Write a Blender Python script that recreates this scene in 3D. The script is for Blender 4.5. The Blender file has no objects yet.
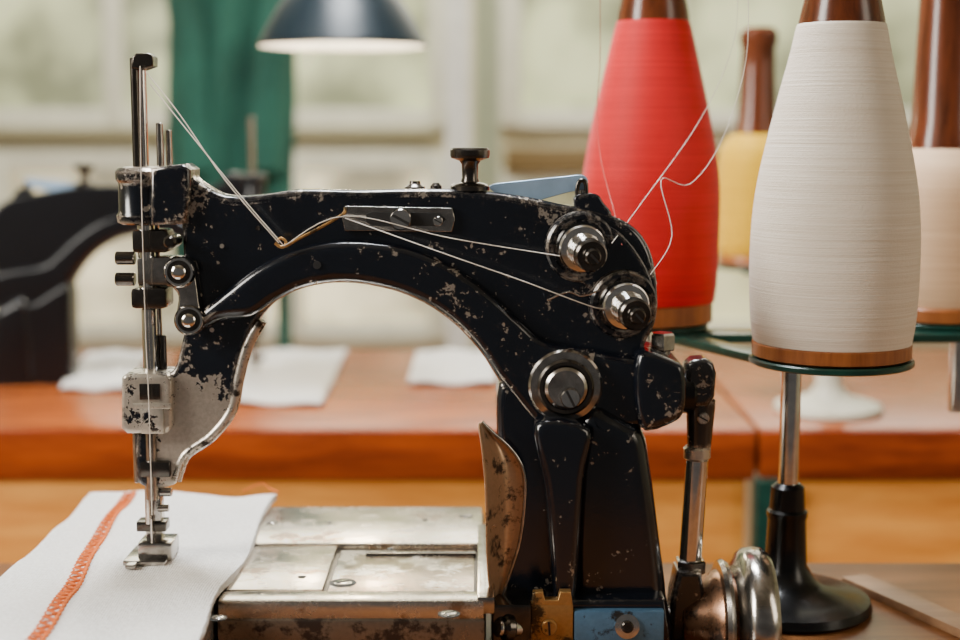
import bpy, bmesh, math, random
from mathutils import Vector, Matrix
random.seed(7)
F=1430.0; CAMZ=1.116; TH=math.atan(190/F)
BENCH=0.75; BED=0.8055; TABLE=CAMZ-0.345
BZ=BED-0.81
def P(px,py,D):
    u=(px-480)/F; v=-(py-320)/F
    t=D/(math.cos(TH)+v*math.sin(TH))
    return Vector((t*u, D-1.0, CAMZ+t*(-math.sin(TH)+v*math.cos(TH))))
def M(px,py,y=0.0): return P(px,py,1.0+y)
S=1/F
col=bpy.context.scene.collection
# ---------------------------------------------------------------- groups
GROUP={}
def group(name,loc):
    e=bpy.data.objects.new(name,None); e.empty_display_size=0.02
    e.location=loc; col.objects.link(e); GROUP[e.name]=e; return e
def addobj(name,me,mat=None,parent=None,smooth=True,ang=40):
    ob=bpy.data.objects.new(name,me); col.objects.link(ob)
    if mat: me.materials.append(mat)
    if smooth:
        for p in me.polygons: p.use_smooth=True
        me.set_sharp_from_angle(angle=math.radians(ang))
    if parent:
        ob.parent=parent; ob.location=-Vector(parent.location)
    return ob
def catmull(pts,n=4,closed=True):
    out=[];N=len(pts);pts=[Vector(p) for p in pts]
    rng=range(N) if closed else range(N-1)
    for i in rng:
        if closed: p0,p1,p2,p3=pts[i-1],pts[i],pts[(i+1)%N],pts[(i+2)%N]
        else: p0,p1,p2,p3=pts[max(i-1,0)],pts[i],pts[i+1],pts[min(i+2,N-1)]
        for k in range(n):
            t=k/n
            out.append(0.5*((2*p1)+(p2-p0)*t+(2*p0-5*p1+4*p2-p3)*t*t+(3*p1-p0-3*p2+p3)*t**3))
    if not closed: out.append(pts[-1])
    return out
def slab(name,pts,y0,y1,bev,mat,parent,smooth=True,holes=(),n=4,wn=True):
    def conv(pp,sm):
        w=[M(p[0],p[1],y0) for p in pp]; w=[Vector((q.x,q.z)) for q in w]
        return catmull(w,n) if sm else w
    cu=bpy.data.curves.new(name,'CURVE'); cu.dimensions='2D'; cu.fill_mode='BOTH'
    cu.extrude=max((y1-y0)/2-bev,0.0001); cu.bevel_depth=bev; cu.bevel_resolution=3; cu.offset=-bev
    for pp,sm in [(pts,smooth)]+[(h,False) for h in holes]:
        w=conv(pp,sm); sp=cu.splines.new('POLY'); sp.points.add(len(w)-1)
        for i,q in enumerate(w): sp.points[i].co=(q.x,q.y,0,1)
        sp.use_cyclic_u=True
    t=bpy.data.objects.new('tmp',cu); col.objects.link(t)
    dg=bpy.context.evaluated_depsgraph_get(); me=bpy.data.meshes.new_from_object(t.evaluated_get(dg))
    bpy.data.objects.remove(t)
    yc=(y0+y1)/2
    for v in me.vertices:
        x,y,z=v.co; v.co=(x,yc-z,y)
    bm=bmesh.new(); bm.from_mesh(me); bmesh.ops.remove_doubles(bm,verts=bm.verts,dist=2e-5)
    bmesh.ops.recalc_face_normals(bm,faces=bm.faces); bm.to_mesh(me); bm.free()
    me.materials.clear()
    ob=addobj(name,me,mat,parent,True,50)
    if wn:
        m=ob.modifiers.new('wn','WEIGHTED_NORMAL'); m.keep_sharp=True; m.weight=100
    return ob
def basis(axis):
    a=Vector(axis).normalized(); r=Vector((0,0,1)) if abs(a.z)<0.9 else Vector((1,0,0))
    u=a.cross(r).normalized(); v=a.cross(u).normalized(); return a,u,v
def lathe(name,prof,o,axis,mat,parent,seg=40,cap=True,ang=35):
    a,u,v=basis(axis); o=Vector(o); bm=bmesh.new(); rings=[]
    for r,h in prof:
        rings.append([bm.verts.new(o+a*h+(u*math.cos(2*math.pi*i/seg)+v*math.sin(2*math.pi*i/seg))*max(r,1e-5)) for i in range(seg)])
    for k in range(len(rings)-1):
        for i in range(seg):
            j=(i+1)%seg; bm.faces.new((rings[k][i],rings[k][j],rings[k+1][j],rings[k+1][i]))
    if cap: bm.faces.new(rings[0]); bm.faces.new(rings[-1])
    bmesh.ops.recalc_face_normals(bm,faces=bm.faces)
    me=bpy.data.meshes.new(name); bm.to_mesh(me); bm.free()
    return addobj(name,me,mat,parent,True,ang)
def cyl(name,a,b,r,mat,parent,bev=None,seg=28,r2=None):
    a=Vector(a);b=Vector(b);L=(b-a).length; r2=r2 if r2 else r
    bv=bev if bev is not None else min(r*0.15,L*0.2)
    return lathe(name,[(r-bv,0),(r,bv),(r2,L-bv),(r2-bv,L)],a,b-a,mat,parent,seg)
def box(name,c,s,mat,parent,bev=0.001,rot=None,seg=2):
    bm=bmesh.new(); bmesh.ops.create_cube(bm,size=1)
    bmesh.ops.scale(bm,verts=bm.verts,vec=Vector(s))
    if bev>0: bmesh.ops.bevel(bm,geom=bm.edges[:],offset=bev,segments=seg,affect='EDGES',profile=0.6)
    if rot: bmesh.ops.rotate(bm,verts=bm.verts,cent=(0,0,0),matrix=rot)
    bmesh.ops.translate(bm,verts=bm.verts,vec=Vector(c))
    me=bpy.data.meshes.new(name); bm.to_mesh(me); bm.free()
    return addobj(name,me,mat,parent,True,35)
def mmbox(name,a,b,mat,parent,bev=0.001):
    a=Vector(a);b=Vector(b); return box(name,(a+b)/2,[abs(q) for q in (b-a)],mat,parent,bev)
def pbox(name,x0,y0,x1,y1,ya,yb,mat,parent,bev=0.001):
    a=M(x0,y0,ya); b=M(x1,y1,ya)
    return mmbox(name,(a.x,ya,b.z),(b.x,yb,a.z),mat,parent,bev)
def tube(name,pts,r,mat,parent,smooth=True,n=6,res=3):
    w=catmull(pts,n,False) if smooth else [Vector(p) for p in pts]
    cu=bpy.data.curves.new(name,'CURVE'); cu.dimensions='3D'; cu.bevel_depth=r; cu.bevel_resolution=res; cu.use_fill_caps=True
    sp=cu.splines.new('POLY'); sp.points.add(len(w)-1)
    for i,q in enumerate(w): sp.points[i].co=(q.x,q.y,q.z,1)
    t=bpy.data.objects.new('tmp',cu); col.objects.link(t)
    dg=bpy.context.evaluated_depsgraph_get(); me=bpy.data.meshes.new_from_object(t.evaluated_get(dg))
    bpy.data.objects.remove(t); me.materials.clear()
    return addobj(name,me,mat,parent,True,60)
# ---------------------------------------------------------------- materials
class NT:
    def __init__(s,name):
        s.m=bpy.data.materials.new(name); s.m.use_nodes=True; s.t=s.m.node_tree
        s.b=s.t.nodes['Principled BSDF']; s.co=s.n('ShaderNodeTexCoord').outputs['Object']
    def n(s,k,**kw):
        q=s.t.nodes.new(k)
        for a,b in kw.items(): setattr(q,a,b)
        return q
    def l(s,a,b): s.t.links.new(a,b)
    def noise(s,scale,detail=4,rough=0.6,vec=None,st=None):
        if st:
            mp=s.n('ShaderNodeMapping'); mp.inputs['Scale'].default_value=st; s.l(s.co,mp.inputs['Vector']); vec=mp.outputs[0]
        q=s.n('ShaderNodeTexNoise'); q.inputs['Scale'].default_value=scale; q.inputs['Detail'].default_value=detail
        q.inputs['Roughness'].default_value=rough; s.l(vec or s.co,q.inputs['Vector']); return q.outputs['Fac']
    def rng(s,v,a,b,c=0,d=1):
        q=s.n('ShaderNodeMapRange'); s.l(v,q.inputs['Value'])
        for k,x in zip(('From Min','From Max','To Min','To Max'),(a,b,c,d)): q.inputs[k].default_value=x
        return q.outputs['Result']
    def math(s,op,a,b=None):
        q=s.n('ShaderNodeMath',operation=op)
        for i,x in enumerate((a,b)):
            if x is None: continue
            if isinstance(x,(int,float)): q.inputs[i].default_value=x
            else: s.l(x,q.inputs[i])
        return q.outputs[0]
    def mix(s,f,a,b):
        q=s.n('ShaderNodeMix',data_type='RGBA')
        if isinstance(f,float): q.inputs[0].default_value=f
        else: s.l(f,q.inputs[0])
        for i,x in ((6,a),(7,b)):
            if isinstance(x,tuple): q.inputs[i].default_value=(*x[:3],1)
            else: s.l(x,q.inputs[i])
        return q.outputs[2]
    def bump(s,h,st=0.3,d=0.001):
        q=s.n('ShaderNodeBump'); q.inputs['Strength'].default_value=st; q.inputs['Distance'].default_value=d
        s.l(h,q.inputs['Height']); s.l(q.outputs[0],s.b.inputs['Normal'])
    def set(s,**k):
        for a,v in k.items():
            inp=s.b.inputs[a.replace('_',' ')]
            if hasattr(v,'links') or hasattr(v,'is_linked'): s.l(v,inp)
            elif isinstance(v,tuple): inp.default_value=(*v[:3],1)
            else: inp.default_value=v
def simple(name,c,rough=0.5,metal=0.0,var=0.15,scale=30,bump=0.0,coat=0):
    n=NT(name); f=n.noise(scale)
    c2=tuple(x*(1-var) for x in c)
    n.set(Base_Color=n.mix(n.rng(f,0.3,0.7),c2,c),Roughness=rough,Metallic=metal)
    if coat: n.set(Coat_Weight=coat)
    if bump: n.bump(f,bump)
    return n.m
def chipped(name,spots,base=0.612,paint=(0.0024,0.0034,0.0058),metal=(0.60,0.52,0.43),edge=0.22,rough=0.18,bigw=0.22):
    n=NT(name); f=n.noise(75,7,0.68); g=n.noise(300,3,0.6); big=n.noise(16,2,0.5)
    v=n.math('ADD',n.math('MULTIPLY',f,0.8),n.math('MULTIPLY',g,0.2))
    v=n.math('ADD',v,n.math('MULTIPLY',n.math('SUBTRACT',big,0.5),bigw))
    for c,r,st in spots:
        d=n.n('ShaderNodeVectorMath',operation='DISTANCE'); n.l(n.co,d.inputs[0]); d.inputs[1].default_value=c
        w=n.rng(d.outputs['Value'],r*0.35,r,st,0); v=n.math('ADD',v,w)
    geo=n.n('ShaderNodeNewGeometry')
    bv=n.n('ShaderNodeBevel',samples=4); bv.inputs['Radius'].default_value=0.005
    dt=n.n('ShaderNodeVectorMath',operation='DOT_PRODUCT'); n.l(bv.outputs[0],dt.inputs[0]); n.l(geo.outputs['Normal'],dt.inputs[1])
    e=n.rng(dt.outputs['Value'],0.985,0.86,0,edge); v=n.math('ADD',v,e)
    mask=n.rng(v,base,base+0.012)
    rough_edge=n.rng(v,base-0.05,base,0,1)
    pc=n.mix(n.noise(25),paint,tuple(x*2.2 for x in paint)); pc=n.mix(n.math('MULTIPLY',rough_edge,0.35),pc,(0.05,0.035,0.025))
    n.set(Base_Color=n.mix(mask,pc,n.mix(g,metal,tuple(x*0.5 for x in metal))),
      Metallic=n.math('MULTIPLY',mask,0.7),Roughness=n.rng(mask,0,1,rough,0.34),Specular_IOR_Level=0.7)
    n.bump(n.math('ADD',n.math('MULTIPLY',mask,-0.6),n.math('MULTIPLY',f,0.6)),0.3,0.0006)
    return n.m
def worn(name,c1=(0.62,0.58,0.52),c2=(0.12,0.09,0.07),thr=0.58,metal=0.85,r=0.3,sc=60):
    n=NT(name); f=n.noise(sc,6,0.7); g=n.noise(18,3,0.5); h=n.noise(400,2,0.5)
    v=n.math('ADD',n.math('MULTIPLY',f,0.6),n.math('MULTIPLY',g,0.4))
    mask=n.rng(v,thr-0.03,thr+0.02)
    n.set(Base_Color=n.mix(mask,n.mix(h,c1,tuple(x*0.7 for x in c1)),c2),Metallic=metal,Roughness=n.rng(f,0.3,0.7,r,r+0.22))
    n.bump(f,0.25,0.0006); return n.m
enamel=chipped('black_enamel_chipped',[(tuple(M(150,170)),0.032,0.10),(tuple(M(208,432)),0.054,0.30),(tuple(M(645,350)),0.03,0.08),(tuple(M(540,205)),0.025,0.07),(tuple(M(205,180)),0.038,0.09),(tuple(M(330,190)),0.03,0.07),(tuple(M(430,192)),0.02,0.06),(tuple(M(495,345)),0.02,0.07),(tuple(M(345,285)),0.025,0.06)])
enamel_r=chipped('black_enamel_rim',[(tuple(M(240,195)),0.05,0.02)],base=0.575)
enamel_p=chipped('black_enamel_pillar',[(tuple(M(520,600,-0.03)),0.05,0.05)],base=0.655,edge=0.17)
enamel_far=simple('black_enamel_clean',(0.002,0.0025,0.004),0.3,0,0.4,20)
nickel=worn('worn_nickel',(0.74,0.66,0.56),(0.05,0.04,0.035),0.555,r=0.2)
steel=simple('polished_steel',(0.82,0.79,0.74),0.14,1.0,0.3,80)
gsteel=simple('grey_worn_steel',(0.58,0.54,0.49),0.2,1.0,0.5,110,0.1)
dsteel=simple('dark_oiled_steel',(0.13,0.115,0.10),0.22,0.95,0.5,90,0.1)
bsteel=simple('blued_steel',(0.45,0.64,0.86),0.4,0.5,0.25,40)
bluep=worn('blue_tarnished_plate',(0.14,0.30,0.50),(0.03,0.03,0.03),0.56,0.6)
brass=worn('aged_brass',(0.60,0.34,0.12),(0.09,0.06,0.03),0.57,0.8)
bronze=worn('bronze_hub',(0.36,0.19,0.11),(0.06,0.04,0.03),0.57,0.85,0.2)
bedm=worn('worn_bed_plate',(0.74,0.67,0.58),(0.36,0.26,0.18),0.585,0.94,0.13,45)
bedm2=worn('worn_bed_slide',(0.46,0.36,0.27),(0.80,0.74,0.66),0.535,0.94,0.13,35)
bedd=simple('bed_casting_dark',(0.06,0.045,0.035),0.3,0.7,0.5,50)
bedf=worn('bed_front_casting',(0.30,0.23,0.17),(0.07,0.05,0.04),0.55,0.8,0.25,50)
tanm=worn('worn_guard_plate',(0.66,0.42,0.25),(0.07,0.045,0.03),0.575,0.55,0.25)
dark=simple('slot_dark',(0.01,0.01,0.01),0.6)
iron=simple('black_cast_iron',(0.010,0.0095,0.0095),0.25,0.3,0.5,60,0.25)
greenp=simple('dark_green_paint',(0.010,0.060,0.042),0.3,0.1,0.5,60,0.1)
def wood(name,c1,c2,rough=0.3,st=(1,9,9),scale=6,coat=0.0,spec=0.5):
    n=NT(name); f=n.noise(scale,6,0.65,st=st); g=n.noise(3,2)
    v=n.math('ADD',n.math('MULTIPLY',f,0.75),n.math('MULTIPLY',g,0.25))
    n.set(Base_Color=n.mix(n.rng(v,0.35,0.65),c1,c2),Roughness=rough,Coat_Weight=coat,Coat_Roughness=0.15,Specular_IOR_Level=spec)
    n.bump(f,0.08,0.001); return n.m
tablew=wood('red_varnished_wood',(0.13,0.024,0.006),(0.42,0.105,0.02),0.24,spec=0.28)
edgew=wood('red_brown_edge_wood',(0.14,0.018,0.004),(0.44,0.075,0.011),0.24)
panelw=wood('orange_panel_wood',(0.66,0.22,0.025),(0.92,0.40,0.07),0.45)
benchw=wood('bench_wood',(0.10,0.035,0.012),(0.28,0.11,0.035),0.35,spec=0.3)
spoolw=wood('turned_spool_wood',(0.06,0.016,0.006),(0.18,0.045,0.014),0.22,(9,9,1),10)
spoolb=wood('spool_base_wood',(0.20,0.055,0.014),(0.42,0.14,0.035),0.35,(9,9,1),12)
ruler=wood('strip_wood',(0.20,0.10,0.05),(0.36,0.20,0.10),0.5)
def threadm(name,c,c2,b=0.35):
    n=NT(name)
    st=n.noise(1.0,3,0.7,st=(6,6,560)); st2=n.noise(1.0,2,0.5,st=(3,3,1700))
    fz=n.noise(500,2,0.6)
    n.set(Base_Color=n.mix(n.rng(st,0.35,0.7),c2,c),Roughness=0.6,Specular_IOR_Level=0.3,Sheen_Weight=0.12)
    n.bump(n.math('ADD',n.math('ADD',st,n.math('MULTIPLY',st2,0.8)),n.math('MULTIPLY',fz,0.6)),b,0.0012); return n.m
t_white=threadm('cream_white_thread',(0.86,0.77,0.65),(0.74,0.63,0.50),0.4)
t_red=threadm('red_thread',(0.74,0.0008,0.004),(0.54,0.0005,0.002),0.28)
t_yel=threadm('yellow_thread',(0.84,0.50,0.002),(0.68,0.37,0.002))
t_cream=threadm('cream_thread',(0.78,0.55,0.34),(0.65,0.42,0.25))
threadw=simple('loose_thread',(0.80,0.72,0.62),0.6)
threadr=simple('loose_red_thread',(0.60,0.12,0.09),0.6)
threado=simple('orange_thread',(0.74,0.14,0.001),0.7,0,0.3,300)
def clothm():
    n=NT('white_woven_cotton'); w=n.noise(420,2,0.5); g=n.noise(25,4,0.6)
    wv=n.n('ShaderNodeTexWave'); wv.inputs['Scale'].default_value=180; n.l(n.co,wv.inputs['Vector'])
    wv2=n.n('ShaderNodeTexWave',bands_direction='Y'); wv2.inputs['Scale'].default_value=180; n.l(n.co,wv2.inputs['Vector'])
    wa=n.math('MULTIPLY',n.math('ADD',wv.outputs['Fac'],wv2.outputs['Fac']),0.25)
    n.set(Base_Color=n.mix(n.rng(w,0.35,0.65),(0.79,0.76,0.71),(0.91,0.89,0.85)),Roughness=0.9,Sheen_Weight=0.1)
    n.bump(n.math('ADD',n.math('ADD',w,wa),n.math('MULTIPLY',g,2.8)),0.8,0.0016); return n.m
cloth=clothm()
# ================================================================ MACHINE
mach=group('industrial_sewing_machine',(0.07,0,BENCH))
A=mach
web=[(184,168),(196,181),(225,196),(262,195),(300,190),(360,191),(420,190),(470,191),(520,197),(560,205),(600,212),(630,226),(648,250),(657,285),(656,320),(645,345),(640,380),(620,400),(560,420),(520,410),(497,378),(480,352),(455,325),(425,304),(390,290),(345,283),(305,288),(275,302),(255,325),(243,350),(236,380),(230,412),(212,440),(184,460),(174,485),(140,485),(136,440),(150,380),(172,372),(181,345),(186,310),(182,230)]
slab('arm_web',web,-0.013,0.013,0.003,enamel,A)
rib=[(184,332),(198,313),(225,291),(255,268),(290,251),(330,242),(370,242),(410,249),(450,266),(490,294),(520,321),(548,343),(600,352),(650,362),(678,366),(685,376),(685,405),(676,420),(640,430),(590,438),(556,440),(535,425),(517,404),(497,378),(480,352),(455,325),(425,304),(390,290),(345,283),(305,288),(275,302),(250,318),(220,322),(196,334)]
slab('arm_arch_rib',rib,-0.026,0.024,0.0075,enamel,A)
tube('arm_top_rim',[M(x,y,-0.008) for x,y in [(190,184),(225,203),(262,202),(300,197),(360,197),(420,196),(470,197),(520,203),(560,211),(600,219),(628,232),(643,253),(650,285)]],0.0052,enamel_r,A)
slab('shoulder_bearing_cap',[(638,356),(676,362),(686,374),(686,408),(674,424),(640,428)],-0.034,0.03,0.006,enamel,A)
slab('pillar_left',[(499,385),(530,395),(562,415),(588,430),(589,560),(589,650),(499,650),(498,560),(498,470)],-0.024,0.03,0.006,enamel_p,A)
slab('pillar_right',[(578,424),(630,424),(645,436),(652,470),(661,540),(668,600),(668,652),(578,652)],-0.034,0.034,0.013,enamel_p,A)
slab('pillar_ridge',[(536,425),(590,430),(584,480),(579,560),(574,606),(556,606),(551,560),(545,490)],-0.046,-0.015,0.006,enamel_p,A)
slab('pillar_foot',[(500,600),(665,600),(672,652),(496,652)],-0.05,0.05,0.004,enamel_p,A,smooth=False)
tube('neck_rim',[M(x,y,-0.011) for x,y in [(262,320),(248,345),(239,378),(232,410),(212,436),(186,455),(176,480)]],0.004,nickel,A)
def screw(name,px,py,y,rp,h,mat,parent,ang=0.5,axis=(0,-1,0)):
    o=M(px,py,y); r=rp*S
    lathe(name,[(r,0),(r,h*0.7),(r*0.88,h),(r*0.2,h)],o,axis,mat,parent,28)
    a=Vector(axis).normalized()
    rot=Matrix.Rotation(ang,3,'Y') if abs(a.y)>0.5 else Matrix.Rotation(ang,3,'Z')
    sz=(r*1.7,0.0012,r*0.24) if abs(a.y)>0.5 else (r*1.7,r*0.24,0.0008)
    box(name+'_slot',o+a*(h-0.0001),sz,dark,parent,0,rot)
# pivot boss
o=M(565,385,-0.026); ax=(0.0,-1,0)
lathe('pivot_boss',[(0.0255,0),(0.0255,0.004),(0.024,0.006),(0.019,0.007),(0.018,0.0065)],o,ax,gsteel,A,48)
lathe('pivot_boss_ring',[(0.0195,0.004),(0.0195,0.010),(0.018,0.0115),(0.0155,0.0115),(0.0145,0.009)],o,ax,dsteel,A,48)
lathe('pivot_screw_collar',[(0.0145,0.006),(0.0145,0.013),(0.0125,0.0145),(0.009,0.0145)],o,ax,gsteel,A,40)
screw('pivot_screw',570,397,-0.040,10,0.006,steel,A,1.1)
# slotted take-up plate
sl=[(366,214),(372,212),(440,213),(446,219),(440,226),(372,226),(366,222)]
slab('slotted_guide_plate',[(345,206),(452,208),(455,219),(452,232),(345,231),(342,219)],-0.0165,-0.013,0.0006,gsteel,A,smooth=False)
slab('guide_plate_slot',sl,-0.0172,-0.0155,0.0003,dark,A,smooth=False)
screw('guide_plate_screw',401,219,-0.0172,11,0.005,steel,A,0.5)
screw('guide_plate_rivet',438,221,-0.0172,5,0.002,steel,A)
lathe('oil_hole',[(0.0028,0),(0.0028,0.0006)],M(317,265,-0.0268),(0,-1,0),dark,A,16)
for i,(x,y) in enumerate([(258,228),(222,246),(212,330)]): lathe('casting_hole_%d'%i,[(0.0016,0),(0.0016,0.0006)],M(x,y,-0.0138),(0,-1,0),nickel,A,12)
tube('thread_hook',[M(275,243,-0.03),M(283,247,-0.03),M(300,238,-0.028),(M(325,225,-0.024)),M(343,214,-0.02),M(345,208,-0.018)],0.0011,brass,A)
tube('thread_hook_eye',[M(277,241,-0.03),M(281,238,-0.03),M(286,242,-0.03),M(283,247,-0.03),M(278,245,-0.03)],0.0009,brass,A)
b=M(470,189,0)
lathe('thumb_screw',[(0.0135,0),(0.0135,0.003),(0.012,0.0045),(0.0065,0.006),(0.0055,0.0085),(0.0058,0.018),(0.0075,0.0205),(0.0132,0.0225),(0.0138,0.0245),(0.0138,0.028),(0.0125,0.0295),(0.004,0.030)],b-Vector((0,0,0.001)),(0,0,1),dsteel,A,40)
lathe('oil_cap',[(0.007,0),(0.007,0.003),(0.004,0.005),(0.0035,0.007)],M(415,191,0),(0,0,1),dsteel,A,20)
lathe('oil_cap_small',[(0.004,0),(0.004,0.003),(0.002,0.005)],M(436,190,0),(0,0,1),dsteel,A,16)
slab('thread_lever',[(489,186),(520,181),(560,177),(582,175),(588,181),(585,189),(570,192),(548,198),(530,203),(516,203),(505,199)],-0.006,-0.002,0.0006,bsteel,A)
cyl('lever_stud',M(583,212,0),M(583,180,0),0.0035,steel,A)
tube('lever_hook',[M(578,208,-0.008),M(577,190,-0.008),M(580,181,-0.008),M(586,184,-0.008),M(586,206,-0.008)],0.0016,dsteel,A)
slab('top_bracket',[(575,196),(596,194),(604,203),(612,215),(600,222),(578,212)],-0.012,0.004,0.002,enamel_p,A)
def tension(idx,px,py,plate_r):
    o=M(px,py,-0.013); ax=Vector((0.16,-1,-0.10)).normalized()
    lathe('tension_plate_%d'%idx,[(plate_r,0),(plate_r,0.005),(plate_r-0.0015,0.0065),(plate_r*0.8,0.0065),(plate_r*0.76,0.0055),(0.01,0.0055)],o,ax,enamel_p,A,48)
    lathe('tension_disc_%d'%idx,[(0.008,0.006),(0.0155,0.008),(0.0165,0.0095),(0.012,0.0105),(0.0165,0.0115),(0.0155,0.013),(0.008,0.0145)],o,ax,steel,A,48)
    a,u,v=basis(ax)
    pts=[o+a*(0.0145+0.014*k/80)+(u*math.cos(k*0.5)+v*math.sin(k*0.5))*(0.0112-0.002*k/80) for k in range(81)]
    tube('tension_spring_%d'%idx,pts,0.0010,steel,A,False,1)
    cyl('tension_post_%d'%idx,o,o+a*0.038,0.0045,steel,A)
    lathe('tension_nut_%d'%idx,[(0.006,0.0285),(0.0105,0.0295),(0.011,0.031),(0.011,0.0365),(0.0098,0.038),(0.0062,0.038),(0.0055,0.039),(0.0055,0.042),(0.0045,0.043)],o,ax,dsteel,A,40)
    box('tension_slot_%d'%idx,o+a*0.043,(0.010,0.001,0.0015),dark,A,0,Matrix.Rotation(0.8,3,'Y'))
tension(1,579,246,0.0245); tension(2,622,303,0.0240)
slab('tension_bridge',[(560,225),(600,222),(628,240),(650,275),(652,305),(630,335),(600,325),(590,290),(558,268)],-0.016,-0.011,0.002,enamel_p,A)
tube('check_spring',[M(548,300,-0.03),M(568,292,-0.032),M(582,296,-0.032),M(600,290,-0.03)],0.0007,steel,A)
cyl('link_bolt',M(662,372,0),M(662,338,0),0.0055,gsteel,A)
lathe('link_bolt_head',[(0.0085,0),(0.0095,0.001),(0.0095,0.011),(0.008,0.0125),(0.001,0.0125)],M(662,350,0),(0,0,1),gsteel,A,6,ang=20)
cyl('bearing_shaft',M(672,392,0),M(695,392,0),0.015,iron,A)
jointm=chipped('joint_black_worn',[],base=0.60,paint=(0.010,0.009,0.009))
slab('rod_top_joint',[(687,366),(694,360),(706,359),(714,364),(717,374),(715,398),(708,408),(690,408),(685,396)],-0.012,0.012,0.004,jointm,A,smooth=False)
cyl('rod_ball',M(701,398,0),M(699,448,0),0.0105,jointm,A,r2=0.0085)
screw('rod_joint_screw',703,418,-0.010,6,0.003,nickel,A)
cyl('rod_collar',M(697,446,0),M(697,459,0),0.0098,nickel,A)
cyl('connecting_rod',M(697,458,0),M(690,562,0),0.0082,steel,A)
lathe('rod_lock_nut',[(0.010,0),(0.0115,0.001),(0.0115,0.009),(0.010,0.010)],M(690,572,0),(0.03,0,1),gsteel,A,6,ang=20)
slab('rod_lower_fork',[(678,572),(702,572),(706,600),(706,650),(668,650),(672,600)],-0.014,0.014,0.004,jointm,A,smooth=False)
pbox('brass_plate',531,604,573,650,-0.056,-0.046,brass,A,0.0015)
slab('brass_plate_lugs',[(532,606),(533,593),(543,592),(545,600),(558,600),(560,592),(571,592),(573,606)],-0.056,-0.048,0.001,brass,A,smooth=False)
screw('brass_plate_screw',549,627,-0.056,8,0.003,brass,A,1.5)
pbox('blue_plate',574,611,664,652,-0.056,-0.046,bluep,A,0.002)
lathe('blue_plate_washer',[(0.0085,0),(0.0085,0.002),(0.006,0.0022)],M(627,626,-0.056),(0,-1,0.15),steel,A,32)
lathe('blue_plate_screw',[(0.0042,0.002),(0.0042,0.004),(0.0032,0.005),(0.0018,0.005),(0.0016,0.004)],M(627,626,-0.056),(0,-1,0.15),dsteel,A,24)
hc=M(722,622,0.0)
lathe('handwheel_hub',[(0.02,-0.03),(0.03,-0.012),(0.036,-0.008),(0.040,0.0),(0.038,0.006),(0.034,0.010),(0.034,0.03)],hc,(1,0,0),bronze,A,56)
lathe('handwheel_rim',[(0.030,0.004),(0.041,0.006),(0.046,0.010),(0.0505,0.012),(0.0535,0.016),(0.0545,0.022),(0.0535,0.029),(0.050,0.033),(0.044,0.034),(0.036,0.031),(0.02,0.030)],hc,(1,0,0),gsteel,A,72)
cyl('drive_shaft',hc-Vector((0.08,0,0)),hc+Vector((0.036,0,0)),0.012,dsteel,A)
lathe('handwheel_ring',[(0.038,-0.004),(0.044,-0.003),(0.0455,0.0),(0.044,0.003),(0.038,0.004)],hc,(1,0,0),gsteel,A,56)
# ---- head
def vcyl(name,px,ya,yb,rp,mat,y=0.0,rp2=None,bev=None):
    a=M(px,yb,y); b=M(px,ya,y); b.x=a.x=(a.x+b.x)/2
    return cyl(name,a,b,rp*S,mat,A,bev,28,(rp2*S if rp2 else None))
hx=M(142,195,0).x
top=M(142,168,0).z; bot=M(142,224,0).z; H=top-bot
headm=chipped('head_enamel_worn',[(tuple(M(150,162)),0.024,0.26),(tuple(M(125,215)),0.018,0.08)],base=0.59)
lathe('head_sleeve',[(0.014,0),(0.0172,0.0015),(0.0178,0.006),(0.0162,0.009),(0.0160,H-0.010),(0.0178,H-0.008),(0.018,H-0.002),(0.016,H),(0.012,H+0.001)],(hx,0,bot),(0,0,1),headm,A,40)
slab('head_block',[(150,168),(182,164),(190,170),(190,200),(187,224),(150,226)],-0.020,0.018,0.004,headm,A,smooth=False)
vcyl('needle_bar_dark',136,58,168,4.6,dsteel,-0.003)
vcyl('needle_bar',147,54,470,5.2,steel,0.002)
slab('needle_bar_cap',[(131,68),(132,57),(136,53),(149,53),(153,57),(153,66),(142,70)],-0.008,0.008,0.0015,dsteel,A,smooth=False)
vcyl('guide_pin_tall',160,123,168,3.6,gsteel,0.0); vcyl('guide_pin_short',169,130,168,3.2,gsteel,0.004)
vcyl('presser_bar',158,224,480,5.0,gsteel,0.006)
vcyl('needle_bar_front',147,224,300,8.5,steel,-0.006)
pbox('bar_clamp_upper',131,230,168,253,-0.014,0.010,dsteel,A,0.003)
pbox('bar_bracket',136,257,174,287,-0.012,0.010,gsteel,A,0.003)
pbox('bar_clamp_lower',130,289,166,309,-0.018,0.010,dsteel,A,0.003)
for i,(x,y) in enumerate([(121,258),(121,279)]):
    cyl('side_screw_%d'%i,M(x-5,y,-0.004),M(x+14,y,-0.004),0.0048,dsteel,A)
slab('link_plate',[(168,262),(178,256),(192,262),(196,280),(200,308),(205,322),(196,334),(182,332),(176,318),(178,296),(170,284)],-0.024,-0.013,0.002,gsteel,A)
for i,(x,y,r) in enumerate([(180,272,15.5),(190,320,15)]):
    lathe('link_pivot_%d'%i,[(r*S,0),(r*S,0.003),(r*S*.88,0.005),(r*S*.72,0.005)],M(x,y,-0.024),(0.05,-1,0.08),steel,A,36)
    lathe('link_pivot_recess_%d'%i,[(r*S*.74,0.002),(r*S*.74,0.0052)],M(x,y,-0.024),(0.05,-1,0.08),dsteel,A,36)
    lathe('link_pivot_stud_%d'%i,[(r*S*.45,0.004),(r*S*.45,0.0075),(r*S*.3,0.0088),(0.001,0.009)],M(x,y,-0.024),(0.05,-1,0.08),steel,A,28)
lathe('link_cross_pin',[(0.0045,0),(0.0045,0.02),(0.003,0.022)],M(176,240,-0.012),(0,-1,0),dsteel,A,20)
vcyl('needle_bar_sleeve',150,308,374,7.5,steel,-0.004)
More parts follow.
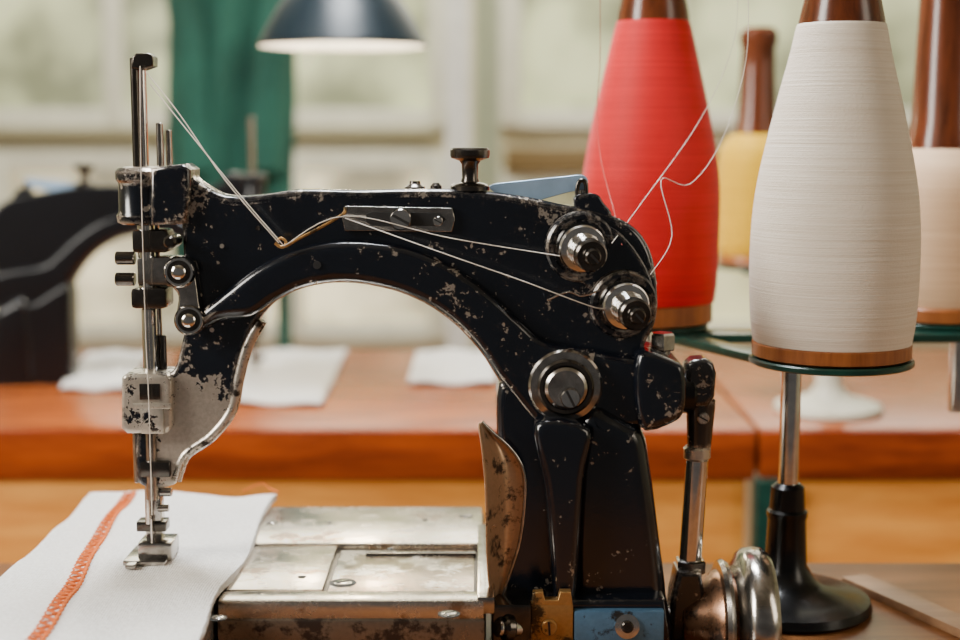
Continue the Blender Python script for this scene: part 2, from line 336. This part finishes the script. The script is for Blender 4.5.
vcyl('side_tube',163,335,378,4.0,dsteel,0.0)
lbm=chipped('lower_block_worn',[],base=0.475,metal=(0.76,0.68,0.57))
slab('lower_head_block',[(121,378),(126,374),(166,374),(172,380),(172,427),(166,434),(127,434),(121,429)],-0.020,0.014,0.003,lbm,A,smooth=False)
pbox('lower_block_recess',139,384,160,400,-0.0212,-0.018,dsteel,A,0.0006)
pbox('lower_block_rib',132,404,171,409,-0.0222,-0.018,lbm,A,0.0006)
pbox('lower_block_front',140,409,164,434,-0.0225,-0.018,lbm,A,0.001)
vcyl('lower_bar_left',138,432,482,5,gsteel,-0.006); vcyl('lower_bar_mid',152,432,500,6,gsteel,-0.012); vcyl('lower_bar_right',166,432,478,5.5,gsteel,-0.006)
pbox('needle_clamp',139,462,170,478,-0.018,0.006,dsteel,A,0.002)
pbox('presser_shank',144,484,162,546,-0.006,0.006,gsteel,A,0.0015)
vcyl('needle_shank',148,478,524,3.2,steel,-0.010); vcyl('needle',152,519,566,1.0,steel,-0.012)
cyl('needle_screw',M(160,492,-0.008),M(172,492,-0.008),0.0032,gsteel,A)
cyl('needle_screw_low',M(158,508,-0.008),M(169,508,-0.008),0.0026,gsteel,A)
pbox('presser_hinge',136,522,166,532,-0.008,0.006,dsteel,A,0.001)
pbox('presser_foot_block',137,543,172,562,-0.016,0.010,gsteel,A,0.002)
mmbox('presser_foot_sole',(M(131,560,0).x,-0.024,BED+0.006),(M(173,560,0).x,0.016,BED+0.0095),gsteel,A,0.001)
mmbox('presser_foot_toe',(M(136,560,0).x,-0.032,BED+0.006),(M(146,560,0).x,-0.015,BED+0.009),gsteel,A,0.001)
machine_dup=[o for o in col.objects if o.parent==A and not any(k in o.name for k in('cap','needle_bar_dark','guide_pin','foot','handwheel','brass','blue','drive','base_clip'))]
# ---- bed (not shared)
B=A
x0,x1=-0.176,0.004
def bb_(n,a,b,m,bv): return mmbox(n,(a[0],a[1],a[2]+(BZ if a[2]>BENCH else 0)),(b[0],b[1],b[2]+BZ),m,B,bv)
bb_('bed_casting',(x0,-0.08,BENCH),(x1,0.162,0.805),bedd,0.004)
bb_('bed_back_plate',(x0+0.001,0.052,0.80),(x1-0.002,0.160,0.81),bedm,0.0025)
bb_('bed_left_plate',(x0+0.002,-0.055,0.80),(-0.108,0.0475,0.809),bedm,0.0012)
bb_('bed_slide_plate',(-0.1045,-0.055,0.80),(-0.004,0.044,0.8072),bedm2,0.0012)
bb_('bed_slide_rail',(-0.085,0.030,0.80),(-0.003,0.036,0.8088),dsteel,0.0008)
bb_('bed_front_lip',(x0+0.001,-0.081,0.795),(x1-0.001,-0.059,0.81),bedm,0.003)
bb_('bed_front_band',(x0+0.001,-0.083,0.77),(x1-0.001,-0.078,0.797),bedf,0.002)
bb_('bed_right_rail',(-0.002,-0.08,0.80),(0.010,0.10,0.812),gsteel,0.002)
bb_('bed_end_plate',(0.008,-0.06,0.76),(0.035,0.02,0.80),dsteel,0.002)
bb_('cloth_plate',(-0.335,-0.22,BENCH),(-0.178,0.165,0.806),nickel,0.003)
def bscrew(n,x,y,r,z=BED,m=dsteel):
    lathe(n+'_recess',[(r*1.45,0),(r*1.45,0.0004)],(x,y,z-0.0002),(0,0,1),dark,B,24)
    lathe(n,[(r,0),(r,0.0008),(r*0.8,0.0012),(0.0005,0.0012)],(x,y,z-0.0002),(0,0,1),m,B,24)
    box(n+'_slot',(x,y,z+0.0010),(r*1.6,r*0.3,0.0004),dark,B,0,Matrix.Rotation(0.6,3,'Z'))
def bhole(n,x,y,r,z):
    lathe(n,[(r,0),(r,0.0005)],(x,y,z-0.0002),(0,0,1),dark,B,24)
def plane_xy(px,py,z):
    d=P(px,py,1.0)-Vector((0,-1,CAMZ)); t=(z-CAMZ)/d.z; q=Vector((0,-1,CAMZ))+d*t; return q.x,q.y
for i,(px,py,r,z) in enumerate([(466,516,0.004,0.81),(343,583,0.0065,0.8072),(449,614,0.005,0.81),(272,523,0.003,0.81),(218,618,0.004,0.81),(462,593,0.003,0.8072),(260,595,0.003,0.809)]):
    z+=BZ; x,y=plane_xy(px,py,z); bscrew('bed_screw_%d'%i,x,y,r,z,gsteel)
for i,(px,py,r,z) in enumerate([(302,577,0.0032,0.809),(390,549,0.0026,0.81),(402,595,0.0025,0.8072),(330,523,0.0028,0.81),(310,600,0.0022,0.809),(425,520,0.0024,0.81),(372,600,0.002,0.8072)]):
    z+=BZ; x,y=plane_xy(px,py,z); bhole('bed_hole_%d'%i,x,y,r,z)
# curved guard plate
bm=bmesh.new(); rows=[]
L=[(480,422,482,422),(481,432,492,432),(483,446,508,446),(484,462,520,462),(486,480,525,480),(487,510,524,510),(487,540,520,540),(488,565,513,565),(490,585,506,585),(493,603,499,603)]
for (xa,ya,xb,yb) in L:
    rw=[]
    for k in range(9):
        t=k/8; yy=-0.060+0.022*t+0.010*math.sin(t*math.pi); rw.append(bm.verts.new(M(xa+(xb-xa)*t,ya,yy)))
    rows.append(rw)
for i in range(len(rows)-1):
    for k in range(8): bm.faces.new((rows[i][k],rows[i+1][k],rows[i+1][k+1],rows[i][k+1]))
me=bpy.data.meshes.new('guard_plate'); bm.to_mesh(me); bm.free()
g=addobj('guard_plate',me,tanm,B); sm=g.modifiers.new('s','SOLIDIFY'); sm.thickness=0.002
sub=g.modifiers.new('ss','SUBSURF'); sub.levels=1; sub.render_levels=2
tube('guard_rim',[M(L[i][2],L[i][3],-0.038) for i in range(len(L))],0.0013,gsteel,B)
cyl('guard_bolt',M(497,628,-0.065),M(528,628,-0.05),0.006,steel,B)
cyl('guard_bolt_nut',M(503,628,-0.063),M(512,628,-0.06),0.009,dsteel,B)
TR=0.00038
def th(name,pts,parent=A,mat=threadw,r=TR,sm=True): tube(name,pts,r,mat,parent,sm,6,1)
th('top_thread_1',[M(146,72,-0.012),M(180,115,-0.02),M(225,180,-0.027),M(279,243,-0.031)])
th('top_thread_2',[M(150,84,-0.012),M(195,140,-0.02),M(240,195,-0.027),M(284,246,-0.031)])
th('head_thread',[M(140,66,-0.015),M(141,170,-0.024),M(143,250,-0.024),M(146,340,-0.020),M(148,380,-0.026),M(150,440,-0.026),M(152,515,-0.014)])
th('arm_thread_1',[M(284,246,-0.031),M(345,216,-0.022),M(450,238,-0.024),M(560,256,-0.03)])
th('arm_thread_2',[M(345,218,-0.022),M(440,252,-0.034),M(520,280,-0.04),M(590,306,-0.036),M(606,308,-0.032)])
# ================================================================ CLOTH
def cz(x,y):
    z=BED+0.0045+0.0014*math.sin(x*48+y*21)+0.0012*math.sin(y*60-x*30)+0.0006*math.sin(x*130+y*70)
    if y<-0.17: z-=(-(y+0.17))**1.2*0.3
    z+=0.004*math.exp(-((x+0.255)/0.03)**2)*(1 if y>0.02 else 0.4)
    if x<-0.33: z-=(-(x+0.33))*1.2
    return z
cg=group('white_fabric_piece',(-0.255,-0.02,BED))
bm=bmesh.new(); NX,NY=56,90; gr=[]
for j in range(NY+1):
    y=-0.22+0.40*j/NY; row=[]
    for i in range(NX+1):
        t=i/NX; xl=-0.345+0.003*math.sin(y*25); xr=-0.1725+0.0025*math.sin(y*31+1)+0.006*(-0.05-y if y<-0.05 else 0)
        x=xl+(xr-xl)*t; row.append(bm.verts.new((x,y+0.004*math.sin(x*40),cz(x,y))))
    gr.append(row)
for j in range(NY):
    for i in range(NX): bm.faces.new((gr[j][i],gr[j][i+1],gr[j+1][i+1],gr[j+1][i]))
me=bpy.data.meshes.new('fabric_sheet'); bm.to_mesh(me); bm.free()
fo=addobj('fabric_sheet',me,cloth,cg); s_=fo.modifiers.new('s','SOLIDIFY'); s_.thickness=0.0055; s_.offset=-1
bv=fo.modifiers.new('b','BEVEL'); bv.width=0.0018; bv.segments=3
def seam(t): y=-0.21+0.385*t; x=-0.2665-0.030*t+0.002*math.sin(t*7); return x,y
pts=[]; N=40
for k in range(N*2):
    t=k/(N*2-1); x,y=seam(t); off=0.0040 if k%2 else -0.0034
    pts.append(Vector((x+off,y,cz(x+off,y)+0.0011)))
tube('orange_overlock_stitch',pts,0.00095,threado,cg,False,1,2)
for q,(off,rr) in enumerate([(-0.0042,0.0005),(0.0046,0.0011)]):
    pts=[]
    for k in range(110):
        t=k/109; x,y=seam(t); x+=off+0.0010*(1 if k%2 else -1); pts.append(Vector((x,y,cz(x,y)+0.0008+0.0005*(k%2))))
    tube('orange_edge_stitch_%d'%(q+1),pts,rr,threado,cg,False,1,2)
x_,y_=seam(1.0)
tube('orange_thread_tail',[Vector((x_+0.095,y_+0.002,BED+0.008)),Vector((x_+0.11,y_+0.006,BED+0.014)),Vector((x_+0.118,y_+0.004,BED+0.010)),Vector((x_+0.126,y_-0.004,BED+0.009))],0.0006,threado,cg)
# ================================================================ background machine
m2=group('industrial_sewing_machine',(-0.615,0.95,BENCH-0.034)); m2.rotation_euler=(0,0,math.pi+0.05)
for o in machine_dup:
    c=o.copy(); c.parent=m2; c.location=-Vector(A.location); col.objects.link(c)
    if c.data.materials and 'enamel' in c.data.materials[0].name:
        c.material_slots[0].link='OBJECT'; c.material_slots[0].material=enamel_far
# ================================================================ THREAD STANDS
def bobbin(name,X,Y,zb,prof,core_r,body_top,core_top,tm,base_r,base_h):
    g=group(name,(X,Y,zb))
    lathe('wood_base',[(base_r*0.94,0),(base_r,0.002),(base_r*1.0,base_h-0.002),(base_r*0.97,base_h),(0.02,base_h)],(X,Y,zb),(0,0,1),spoolb,g,56)
    w=catmull([Vector((r,h)) for r,h in prof],5,False)
    lathe('thread_winding',[(q.x,q.y+base_h-0.001) for q in w],(X,Y,zb),(0,0,1),tm,g,64,ang=60)
    bt=body_top+base_h
    lathe('wood_core',[(core_r*1.12,bt-0.02),(core_r*1.05,bt+0.003),(core_r*0.92,bt+0.02),(core_r*0.82,core_top-0.05),(core_r*0.80,core_top-0.025),(core_r*0.9,core_top-0.018),(core_r*0.9,core_top-0.006),(core_r*0.7,core_top),(0.004,core_top+0.001)],(X,Y,zb),(0,0,1),spoolw,g,40)
    return g
ZS=CAMZ-0.167
def stand(name,X,Y,zbase,zs,pm,bm_,r_base,arms):
    g=group(name,(X,Y,zbase))
    lathe('base',[(r_base*0.96,0),(r_base,0.003),(r_base*0.97,0.009),(r_base*0.8,0.013),(r_base*0.45,0.017),(0.022,0.024),(0.016,0.034),(0.0145,0.07),(0.0155,0.072),(0.0155,0.076),(0.0135,0.078),(0.0125,0.095),(0.009,0.098)],(X,Y,zbase),(0,0,1),bm_,g,56)
    cyl('rod',(X,Y,zbase+0.09),(X,Y,zs-0.006),0.0078,steel,g)
    for i,(ax,ay,r) in enumerate(arms):
        lathe('spool_disc_%d'%i,[(r*0.97,-0.005),(r,-0.004),(r,-0.001),(r*0.98,0.0)],(ax,ay,zs),(0,0,1),pm,g,56)
        d=Vector((ax-X,ay-Y,0)); Ld=d.length; a=math.atan2(d.y,d.x)
        box('arm_%d'%i,((X+ax)/2,(Y+ay)/2,zs-0.009),(Ld+0.02,0.022,0.007),pm,g,0.001,Matrix.Rotation(a,3,'Z'))
    return g
wx=(835-480)*1.05/F; sx=(797-480)*1.065/F
rx=(650-480)*1.25/F; cx=(940-480)*1.27/F
st1=stand('thread_stand',sx,0.07,BENCH,ZS,greenp,iron,0.066,[(wx,0.05,0.0600),(rx,0.25,0.052),(cx,0.27,0.052)])
mmbox('rack_bar',(rx-0.005,0.205,ZS-0.013),(cx+0.12,0.245,ZS-0.0055),greenp,st1,0.001)
cyl('rack_post',(cx+0.005,0.22,ZS-0.075),(cx+0.005,0.22,ZS-0.012),0.008,steel,st1)
q_=0.935
bobbin('thread_bobbin',wx,0.05,ZS,[(r,h*q_) for r,h in [(0.0575,0),(0.060,0.02),(0.0612,0.055),(0.0605,0.090),(0.0575,0.122),(0.0515,0.155),(0.0440,0.190),(0.0365,0.222),(0.0318,0.245),(0.0300,0.2455)]],0.029,0.229,0.33,t_white,0.0580,0.013)
bobbin('thread_bobbin',rx,0.25,ZS,[(0.0570,0),(0.0590,0.02),(0.0598,0.060),(0.0595,0.10),(0.0555,0.132),(0.0490,0.165),(0.0410,0.200),(0.0335,0.232),(0.0300,0.243),(0.029,0.2435)],0.029,0.243,0.32,t_red,0.0555,0.020)
bobbin('thread_bobbin',cx,0.27,ZS,[(0.0480,0),(0.0510,0.02),(0.0515,0.06),(0.0500,0.10),(0.044,0.122),(0.034,0.137),(0.030,0.139)],0.031,0.139,0.33,t_cream,0.052,0.014)
s2x=(838-480)*1.72/F; y2=0.74
yb=(754-480)*1.79/F; yb2=(985-480)*1.82/F
cream_iron=simple('cream_painted_iron',(0.62,0.58,0.45),0.4)
st2=stand('thread_stand',s2x,y2,TABLE,ZS,greenp,cream_iron,0.066,[(yb,0.79,0.047),(yb2,0.82,0.047)])
for xx,yy in ((yb,0.79),(yb2,0.82)):
    bobbin('thread_bobbin',xx,yy,ZS,[(0.044,0),(0.047,0.02),(0.0475,0.09),(0.045,0.125),(0.036,0.143),(0.026,0.150)],0.026,0.150,0.292,t_yel,0.044,0.014)
th('bobbin_thread_1',[M(612,243,-0.03),P(640,205,1.03),P(700,120,1.1),P(733,45,1.1),P(738,-20,1.1)],st1,threadw,0.0003)
th('bobbin_thread_2',[M(650,275,-0.02),P(672,236,1.02),P(661,180,1.04),P(690,184,1.05),P(722,140,1.06),P(746,60,1.06),P(748,-30,1.06)],st1,threadw,0.0003)
th('bobbin_thread_3',[P(600,-20,1.12),P(600,60,1.12),P(597,110,1.12),P(601,160,1.1),P(615,215,1.06),M(622,245,-0.02)],st1,threadr,0.0003)
# ================================================================ BENCHES
def table(name,xa,xb,ya,yb,z,th_,topm,edgem,panel=None,legs=()):
    g=group(name,((xa+xb)/2,(ya+yb)/2,0))
    mmbox('top',(xa,ya+0.004,z-th_+0.004),(xb,yb,z),topm,g,0.004)
    mmbox('front_edging',(xa,ya,z-th_),(xb,ya+0.022,z-0.0015),edgem,g,0.005)
    if panel: mmbox('front_panel',(xa+0.01,ya+0.008,0.0),(xb-0.01,ya+0.03,z-th_+0.002),panel,g,0.002)
    for i,(lx,ly,lw,lm) in enumerate(legs): mmbox('leg_%d'%i,(lx-lw/2,ly-lw/2,0),(lx+lw/2,ly+lw/2,z-th_+0.004),lm,g,0.003)
    return g
table('sewing_bench',-0.95,0.95,-0.42,0.185,BENCH,0.04,benchw,benchw,None,[(-0.88,-0.35,0.06,benchw),(0.88,-0.35,0.06,benchw),(-0.88,0.14,0.06,benchw),(0.88,0.14,0.06,benchw)])
table('work_table',-1.7,0.322,0.634,1.24,TABLE,0.062,tablew,edgew,panelw,[(-1.6,1.15,0.07,benchw),(0.25,1.15,0.07,benchw)])
table('work_table',0.327,1.9,0.634,1.24,TABLE,0.062,tablew,edgew,panelw,[(0.335,0.63,0.030,greenp),(1.8,1.15,0.07,benchw)])
box('wooden_strip',(0.345,0.035,BENCH+0.0035),(0.024,0.20,0.007),ruler,None,0.001,Matrix.Rotation(0.42,3,'Z'))
def sheet(name,q,z):
    bm=bmesh.new(); n=14; V=[]
    for j in range(n+1):
        for i in range(n+1):
            u=i/n;v=j/n
            p=(Vector(q[0])*(1-u)+Vector(q[1])*u)*(1-v)+(Vector(q[3])*(1-u)+Vector(q[2])*u)*v
            V.append(bm.verts.new((p.x,p.y,z+0.0065+0.0020*math.sin(u*9+v*4)+0.0012*math.sin(v*11))))
    for j in range(n):
        for i in range(n): a=j*(n+1)+i; bm.faces.new((V[a],V[a+1],V[a+n+2],V[a+n+1]))
    me=bpy.data.meshes.new(name); bm.to_mesh(me); bm.free(); o=addobj(name,me,cloth); s=o.modifiers.new('s','SOLIDIFY'); s.thickness=0.003; s.offset=-1
def tq(*pp): return [plane_xy(px,py,TABLE) for px,py in pp]
sheet('white_cloth_piece',tq((225,405),(322,408),(347,352),(238,354)),TABLE)
sheet('white_cloth_piece',tq((408,386),(496,386),(494,353),(418,353)),TABLE)
sheet('white_cloth_piece',tq((60,392),(128,392),(150,354),(90,354)),TABLE)
# ================================================================ LAMP
lx=P(343,45,1.8)
lg=group('pendant_lamp',lx)
shm=simple('navy_teal_enamel',(0.003,0.012,0.018),0.4,0.0); shw=simple('white_enamel',(0.85,0.85,0.80),0.4)
lathe('shade',[(0.1035,-0.002),(0.1045,0.001),(0.094,0.022),(0.080,0.045),(0.066,0.064),(0.052,0.080),(0.040,0.092),(0.030,0.102),(0.028,0.13),(0.012,0.14)],lx,(0,0,1),shm,lg,56,cap=False)
lathe('shade_liner',[(0.1035,-0.002),(0.1000,0.001),(0.0915,0.018),(0.077,0.041),(0.063,0.060),(0.049,0.075),(0.03,0.088),(0.001,0.092)],lx,(0,0,1),shw,lg,56,cap=False)
bulbm=bpy.data.materials.new('bulb_glow'); bulbm.use_nodes=True; bb=bulbm.node_tree.nodes['Principled BSDF']; bb.inputs['Emission Color'].default_value=(1,0.85,0.6,1); bb.inputs['Emission Strength'].default_value=120
lathe('bulb',[(0.001,-0.03),(0.018,-0.026),(0.027,-0.012),(0.028,0.0),(0.022,0.016),(0.014,0.03)],lx+Vector((0,0,0.035)),(0,0,1),bulbm,lg,24)
cyl('cord',lx+Vector((0,0,0.135)),(lx.x,lx.y,3.0),0.004,dark,lg)
# ================================================================ COAT
D=3.2; c=P(230,100,D); coatm=simple('teal_green_cotton',(0.035,0.17,0.125),0.9,0,0.6,5,0.3)
kk=D/F
cs=group('green_work_coat',(c.x,c.y,c.z))
prof=[(-95,10,8),(-80,26,20),(-68,58,30),(-40,62,34),(0,60,36),(40,60,38),(90,61,40),(140,61,40),(190,60,38),(240,57,36),(272,55,34),(280,50,30)]
bm=bmesh.new(); R=[]
for py,w,d in prof:
    cc=P(232,py,D); R.append([bm.verts.new((cc.x+w*kk*math.cos(a)*(1+0.06*math.cos(a*7+py*0.01)),D-1+d*kk*math.sin(a)*(1+0.22*math.cos(a*9+py*0.02)),cc.z)) for a in [2*math.pi*i/64 for i in range(64)]])
for q in range(len(R)-1):
    for i in range(64): bm.faces.new((R[q][i],R[q+1][i],R[q+1][(i+1)%64],R[q][(i+1)%64]))
me=bpy.data.meshes.new('coat_body'); bm.to_mesh(me); bm.free(); addobj('coat_body',me,coatm,cs)
for i,sx_ in enumerate((-1,1)):
    tube('sleeve_%d'%i,[P(232+sx_*48,-62,D),P(232+sx_*50,-30,D-0.03),P(232+sx_*38,60,D-0.06),P(232+sx_*32,170,D-0.07)],0.045,coatm,cs)
ck=group('coat_stand',(P(282,100,D+0.15).x,D-0.85,0))
px_=P(282,200,D+0.15).x
cyl('pole',(px_,D-0.85,0.02),(px_,D-0.85,1.75),0.018,coatm,ck)
lathe('foot',[(0.2,0),(0.2,0.02),(0.05,0.04),(0.02,0.06)],(px_,D-0.85,0),(0,0,1),coatm,ck)
cyl('hook',(px_,D-0.85,1.70),(c.x,D-1,1.62),0.01,coatm,ck)
# ================================================================ ROOM
DW=4.6; YW=DW-1
wallm=simple('cream_green_wall_paint',(0.60,0.58,0.43),0.8,0,0.1,4)
lowm=simple('cream_wall_paint_lower',(0.74,0.68,0.48),0.8,0,0.1,4)
frm=simple('white_window_paint',(0.84,0.84,0.72),0.5)
olive=simple('olive_trim_paint',(0.34,0.31,0.19),0.5)
browntr=simple('brown_trim_paint',(0.20,0.13,0.05),0.5)
floorm=wood('floorboards',(0.16,0.08,0.04),(0.28,0.16,0.08),0.5)
ceilm=simple('ceiling_paint',(0.45,0.44,0.38),0.9)
mmbox('floor',(-3.5,-2.6,-0.1),(3.5,YW+0.1,0),floorm,None,0)
mmbox('ceiling',(-3.5,-2.6,3.0),(3.5,YW+0.1,3.1),ceilm,None,0)
mmbox('wall_left',(-3.6,-2.6,0),(-3.5,YW,3),wallm,None,0)
mmbox('wall_right',(3.5,-2.6,0),(3.6,YW,3),wallm,None,0)
mmbox('wall_back',(-3.6,YW,0),(3.6,YW+0.1,3),lowm,None,0)
def pane(nm,c,e):
    n=NT(nm); f=n.noise(2.2,3,0.6); cc=n.mix(n.rng(f,0.40,0.60),tuple(x*0.32 for x in c),c)
    n.set(Base_Color=cc,Roughness=0.3); n.l(cc,n.b.inputs['Emission Color']); n.b.inputs['Emission Strength'].default_value=e; return n.m
pm1=pane('frosted_daylight_pane',(0.62,0.66,0.40),0.7)
def window(i,xa,xb,za,zb,nx,nz,m=pm1):
    g=group('window_%d'%i,((xa+xb)/2,YW-0.03,za))
    mmbox('pane',(xa,YW-0.012,za),(xb,YW-0.004,zb),m,g,0)
    for k in range(nx+1):
        x=xa+(xb-xa)*k/nx; w=0.035 if k in(0,nx) else 0.03; mmbox('stile_%d'%k,(x-w,YW-0.05,za-0.02),(x+w,YW-0.001,zb+0.02),frm,g,0.003)
    for k in range(nz+1):
        z=za+(zb-za)*k/nz; w=0.03 if k in(0,nz) else 0.015; mmbox('rail_%d'%k,(xa,YW-0.045,z-w),(xb,YW-0.001,z+w),frm,g,0.003)
zr=P(0,128,DW).z
window(1,-3.2,P(440,0,DW).x,zr+0.03,2.7,6,3); window(2,P(510,0,DW).x,3.2,zr+0.03,2.7,6,3)
mmbox('trim_1',(-3.4,YW-0.07,zr-0.03),(P(440,0,DW).x,YW,zr),olive,None,0.004)
mmbox('trim_2',(P(505,0,DW).x,YW-0.07,zr-0.14),(3.4,YW,zr-0.06),browntr,None,0.004)
window(3,-2.0,P(440,0,DW).x,P(0,330,DW).z,P(0,160,DW).z,4,1,pane('lit_lower_pane',(0.95,0.86,0.58),1.0))
window(4,P(510,0,DW).x,2.6,P(0,330,DW).z,P(0,175,DW).z,5,1,pane('lit_lower_pane_right',(0.75,0.72,0.42),0.75))
mmbox('column_white',(P(446,0,3.6).x,2.55,0),(P(470,0,3.6).x,2.62,3.0),simple('bright_white_paint',(0.92,0.92,0.86),0.4),None,0.005)
mmbox('column_pipe',(P(474,0,3.7).x,2.68,0),(P(500,0,3.7).x,2.74,3.0),simple('pale_green_paint',(0.45,0.50,0.36),0.6),None,0.005)
# ================================================================ LIGHT
def area(n,loc,tgt,size,e,c,sy=None):
    l=bpy.data.lights.new(n,'AREA'); l.energy=e; l.color=c; l.size=size
    if sy: l.shape='RECTANGLE'; l.size_y=sy
    o=bpy.data.objects.new(n,l); col.objects.link(o); o.location=loc
    o.rotation_euler=(Vector(tgt)-Vector(loc)).to_track_quat('-Z','Y').to_euler(); return o
area('window_light_left',(-1.7,-0.7,1.85),(0,0,0.95),0.6,58,(1.0,0.95,0.87),1.0)  # added key light, no window there; gives the metal something bright to reflect
area('ceiling_light',(-0.1,0.40,2.2),(0.0,0.1,0.8),0.4,42,(0.92,0.96,1.0))  # added light overhead, no fitting; puts crisp highlights on the top surfaces
area('window_light_back',(0.0,3.2,2.5),(0,0.6,0.8),3.0,45,(1.0,0.95,0.82),0.8)
area('wall_wash_light',(0.0,2.0,2.85),(0,3.6,1.0),4.0,95,(1.0,0.95,0.80),0.5)  # added unseen light to brighten the back wall
area('right_light',(1.5,-0.8,1.6),(0.2,0.1,1.0),0.5,7,(1.0,0.88,0.72),1.0)  # added dim fill from front right for the metal, no lamp there
w=bpy.data.worlds.new('World'); bpy.context.scene.world=w; w.use_nodes=True
w.node_tree.nodes['Background'].inputs[0].default_value=(0.98,0.94,0.90,1); w.node_tree.nodes['Background'].inputs[1].default_value=0.10
# ================================================================ CAMERA
cd=bpy.data.cameras.new('camera'); cd.sensor_width=36; cd.lens=F/960*36; cd.clip_start=0.05
cd.dof.use_dof=True; cd.dof.focus_distance=0.985; cd.dof.aperture_fstop=3.2
co=bpy.data.objects.new('camera',cd); col.objects.link(co); co.location=(0,-1,CAMZ); co.rotation_euler=(math.pi/2-TH,0,0)
bpy.context.scene.camera=co
